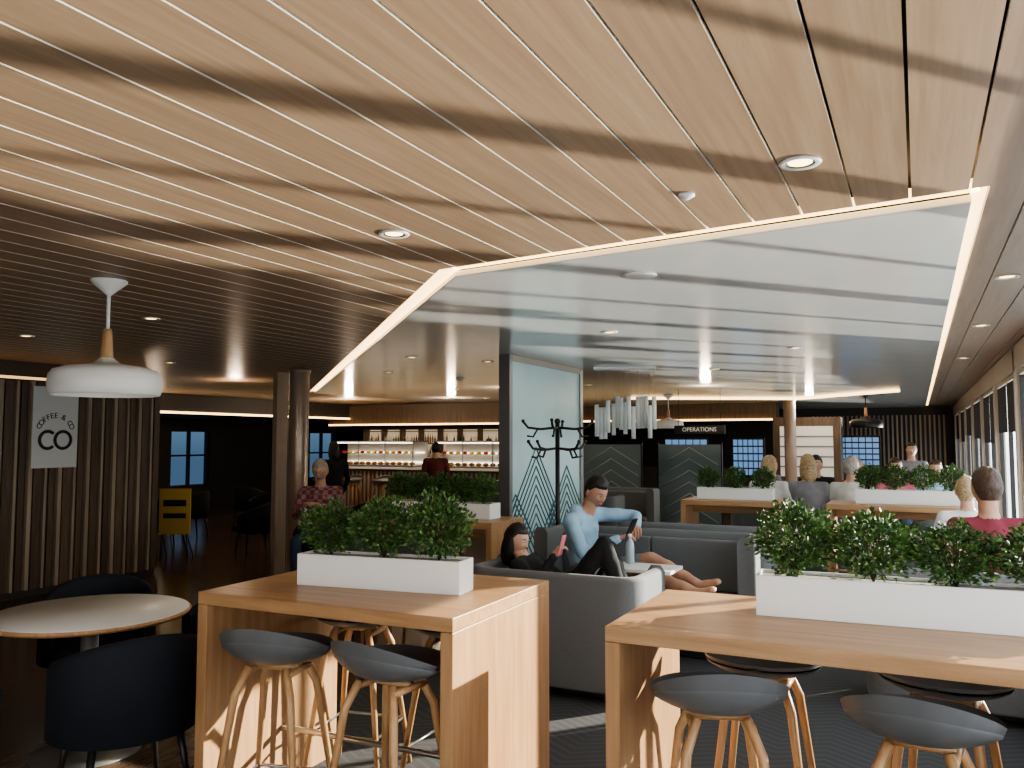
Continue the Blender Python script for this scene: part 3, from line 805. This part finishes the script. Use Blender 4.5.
person('seated_woman', (-1.25, 10.86, .02), .1, dict(head=(0, .03, 1.22)), greyC, jeans, SK, HL, 'long', True, True, (25, 0, 0), sc=1.12, vox=.022)
person('seated_man', (-.75, 10.86, .02), -.1, {}, whiteC, jeans, SK, HG, 'short', False, True, (-10, 0, 0), sc=1.12, vox=.022)
person('seated_man', (-.30, 12.80, 0), pi, {}, pinkC, jeans, SK, HN, 'short', False, True, (10, -5, 0), sc=1.10, vox=.022)
person('seated_woman', (-.80, 12.80, 0), pi, {}, redC, jeans, SK, HL, 'long', False, True, (-20, -5, 0), sc=1.08, vox=.022)
person('seated_man', (-1.35, 12.80, 0), pi, {}, blackC, jeans, SK2, HB, 'short', True, True, (-10, 0, 0), sc=1.12, vox=.022)
person('seated_woman', (.2, 12.80, 0), pi, {}, blueC, jeans, SK, HN, 'long', True, True, sc=1.08, vox=.022)
person('standing_man', (-.1, 14.4, 0), pi, dict(pelvis=(0, 0, .95), belly=(0, 0, 1.10), chest=(0, 0, 1.29), neck=(0, 0, 1.47), head=(0, .02, 1.61), sL=(-.18, 0, 1.38), sR=(.18, 0, 1.38), eL=(-.24, 0, 1.10), eR=(.24, 0, 1.10), wL=(-.24, .10, .87), wR=(.22, .14, .90),
       hL=(-.09, 0, .92), hR=(.09, 0, .92), kL=(-.10, .02, .50), kR=(.10, .02, .50), aL=(-.10, 0, .09), aR=(.10, 0, .09), tL=(-.11, .14, .045), tR=(.11, .14, .045)), greyC, jeans, SK, HN, 'short', True, True, sc=.96, vox=.024)
person('seated_man', (-2.4, 14.95, 0), 0.2, {}, greyC, jeans, SK, HB, 'short', True, True, sc=1.05, vox=.024)
person('seated_man', (-6.15, 7.50, .03), math.radians(205), dict(wL=(-.08, .30, .86), wR=(.08, .30, .86)), plaid(), jeans, SK, HG, 'glasses', True, True, (0, -18, 0), sc=1.10, vox=.016)
dup(t0, (-6.15, 7.55, 0), math.radians(205))
standJ = dict(pelvis=(0, 0, .95), belly=(0, 0, 1.10), chest=(0, 0, 1.29), neck=(0, 0, 1.47), head=(0, .02, 1.61), sL=(-.18, 0, 1.38), sR=(.18, 0, 1.38), eL=(-.24, 0, 1.10), eR=(.24, 0, 1.10), wL=(-.24, .10, .87), wR=(.22, .14, .90),
              hL=(-.09, 0, .92), hR=(.09, 0, .92), kL=(-.10, .02, .50), kR=(.10, .02, .50), aL=(-.10, 0, .09), aR=(.10, 0, .09), tL=(-.11, .14, .045), tR=(.11, .14, .045))
person('standing_woman', (-8.35, 10.5, 0), 1., standJ, blackC, blackC, SK, HB, 'long', True, True, sc=.97, vox=.02)
person('standing_man', (-7.75, 12.6, 0), .6, standJ, cloth('dark_red_cloth', (.10, .02, .02)), blackC, SK2, HB, 'short', True, True, sc=.96, vox=.02)
person('standing_woman', (-9.9, 16.2, 0), 3.0, standJ, whiteC, blackC, SK, HN, 'long', True, True, sc=.97, vox=.024)
person('standing_man', (-8.6, 16.25, 0), 3.3, standJ, blackC, blackC, SK, HN, 'short', True, True, sc=1., vox=.024)

# ------------------------------------------------------------------ light
w = bpy.data.worlds.new('sky'); S.world = w; w.use_nodes = True; nt = w.node_tree; bg = nt.nodes['Background']
tc = nt.nodes.new('ShaderNodeTexCoord'); spx = nt.nodes.new('ShaderNodeSeparateXYZ'); rp = nt.nodes.new('ShaderNodeValToRGB')
mr = nt.nodes.new('ShaderNodeMapRange'); mr.inputs['From Min'].default_value = -1
nt.links.new(tc.outputs['Generated'], spx.inputs[0]); nt.links.new(spx.outputs['Z'], mr.inputs['Value']); nt.links.new(mr.outputs[0], rp.inputs['Fac'])
e = rp.color_ramp.elements; e[0].position = .0; e[0].color = (.18, .21, .23, 1); e[1].position = 1; e[1].color = (.62, .74, .9, 1)
x_ = e.new(.49); x_.color = (.58, .60, .61, 1); x_ = e.new(.51); x_.color = (1, .97, .92, 1); x_ = e.new(.7); x_.color = (.88, .92, 1, 1)
nt.links.new(rp.outputs['Color'], bg.inputs['Color']); bg.inputs['Strength'].default_value = 5.6
def sun(name, d, en, col, ang):
    l = bpy.data.lights.new(name, 'SUN'); l.energy = en; l.color = col; l.angle = math.radians(ang)
    o = bpy.data.objects.new(name, l); COL.objects.link(o); o.rotation_euler = Vector(d).to_track_quat('-Z', 'Y').to_euler(); o.location = (12, 14, 5)
az = Vector((-.65, -.76, 0)); el = math.radians(17)
sun('sun', az*math.cos(el)+Vector((0, 0, -math.sin(el))), 24, (1, .88, .72), .6)
sun('sun_glint_off_sea', az*math.cos(el)+Vector((0, 0, math.sin(el))), 11, (1, .92, .80), 1.6)
for x, y, z, p in ((-11, 14.3, 2.3, 50), (-8.5, 14.4, 2.4, 40), (-6, 12, 2.4, 25), (-3, 13, 2.4, 20), (-9, 9, 2.4, 18), (-12.5, 10.5, 2.0, 18), (-2, 18, 2.4, 20)):
    l = bpy.data.lights.new('added_far_fill', 'POINT'); l.energy = p; l.color = (1, .78, .56); l.shadow_soft_size = .08  # added fill points to brighten the far lounge and bar, not real fittings
    o = bpy.data.objects.new('added_far_fill', l); COL.objects.link(o); o.location = (x, y, z)

# ------------------------------------------------------------------ camera
cd = bpy.data.cameras.new('camera'); cam = bpy.data.objects.new('camera', cd); COL.objects.link(cam)
cam.location = (0, 0, 1.7); cam.rotation_euler = (math.radians(93.9), 0, math.radians(26.3)); cd.lens = 28.83; cd.sensor_width = 36; cd.clip_start = .05
S.camera = cam
S.view_settings.view_transform = 'AgX'
try: S.view_settings.look = 'AgX - Medium High Contrast'
except Exception: pass
S.view_settings.exposure = .05
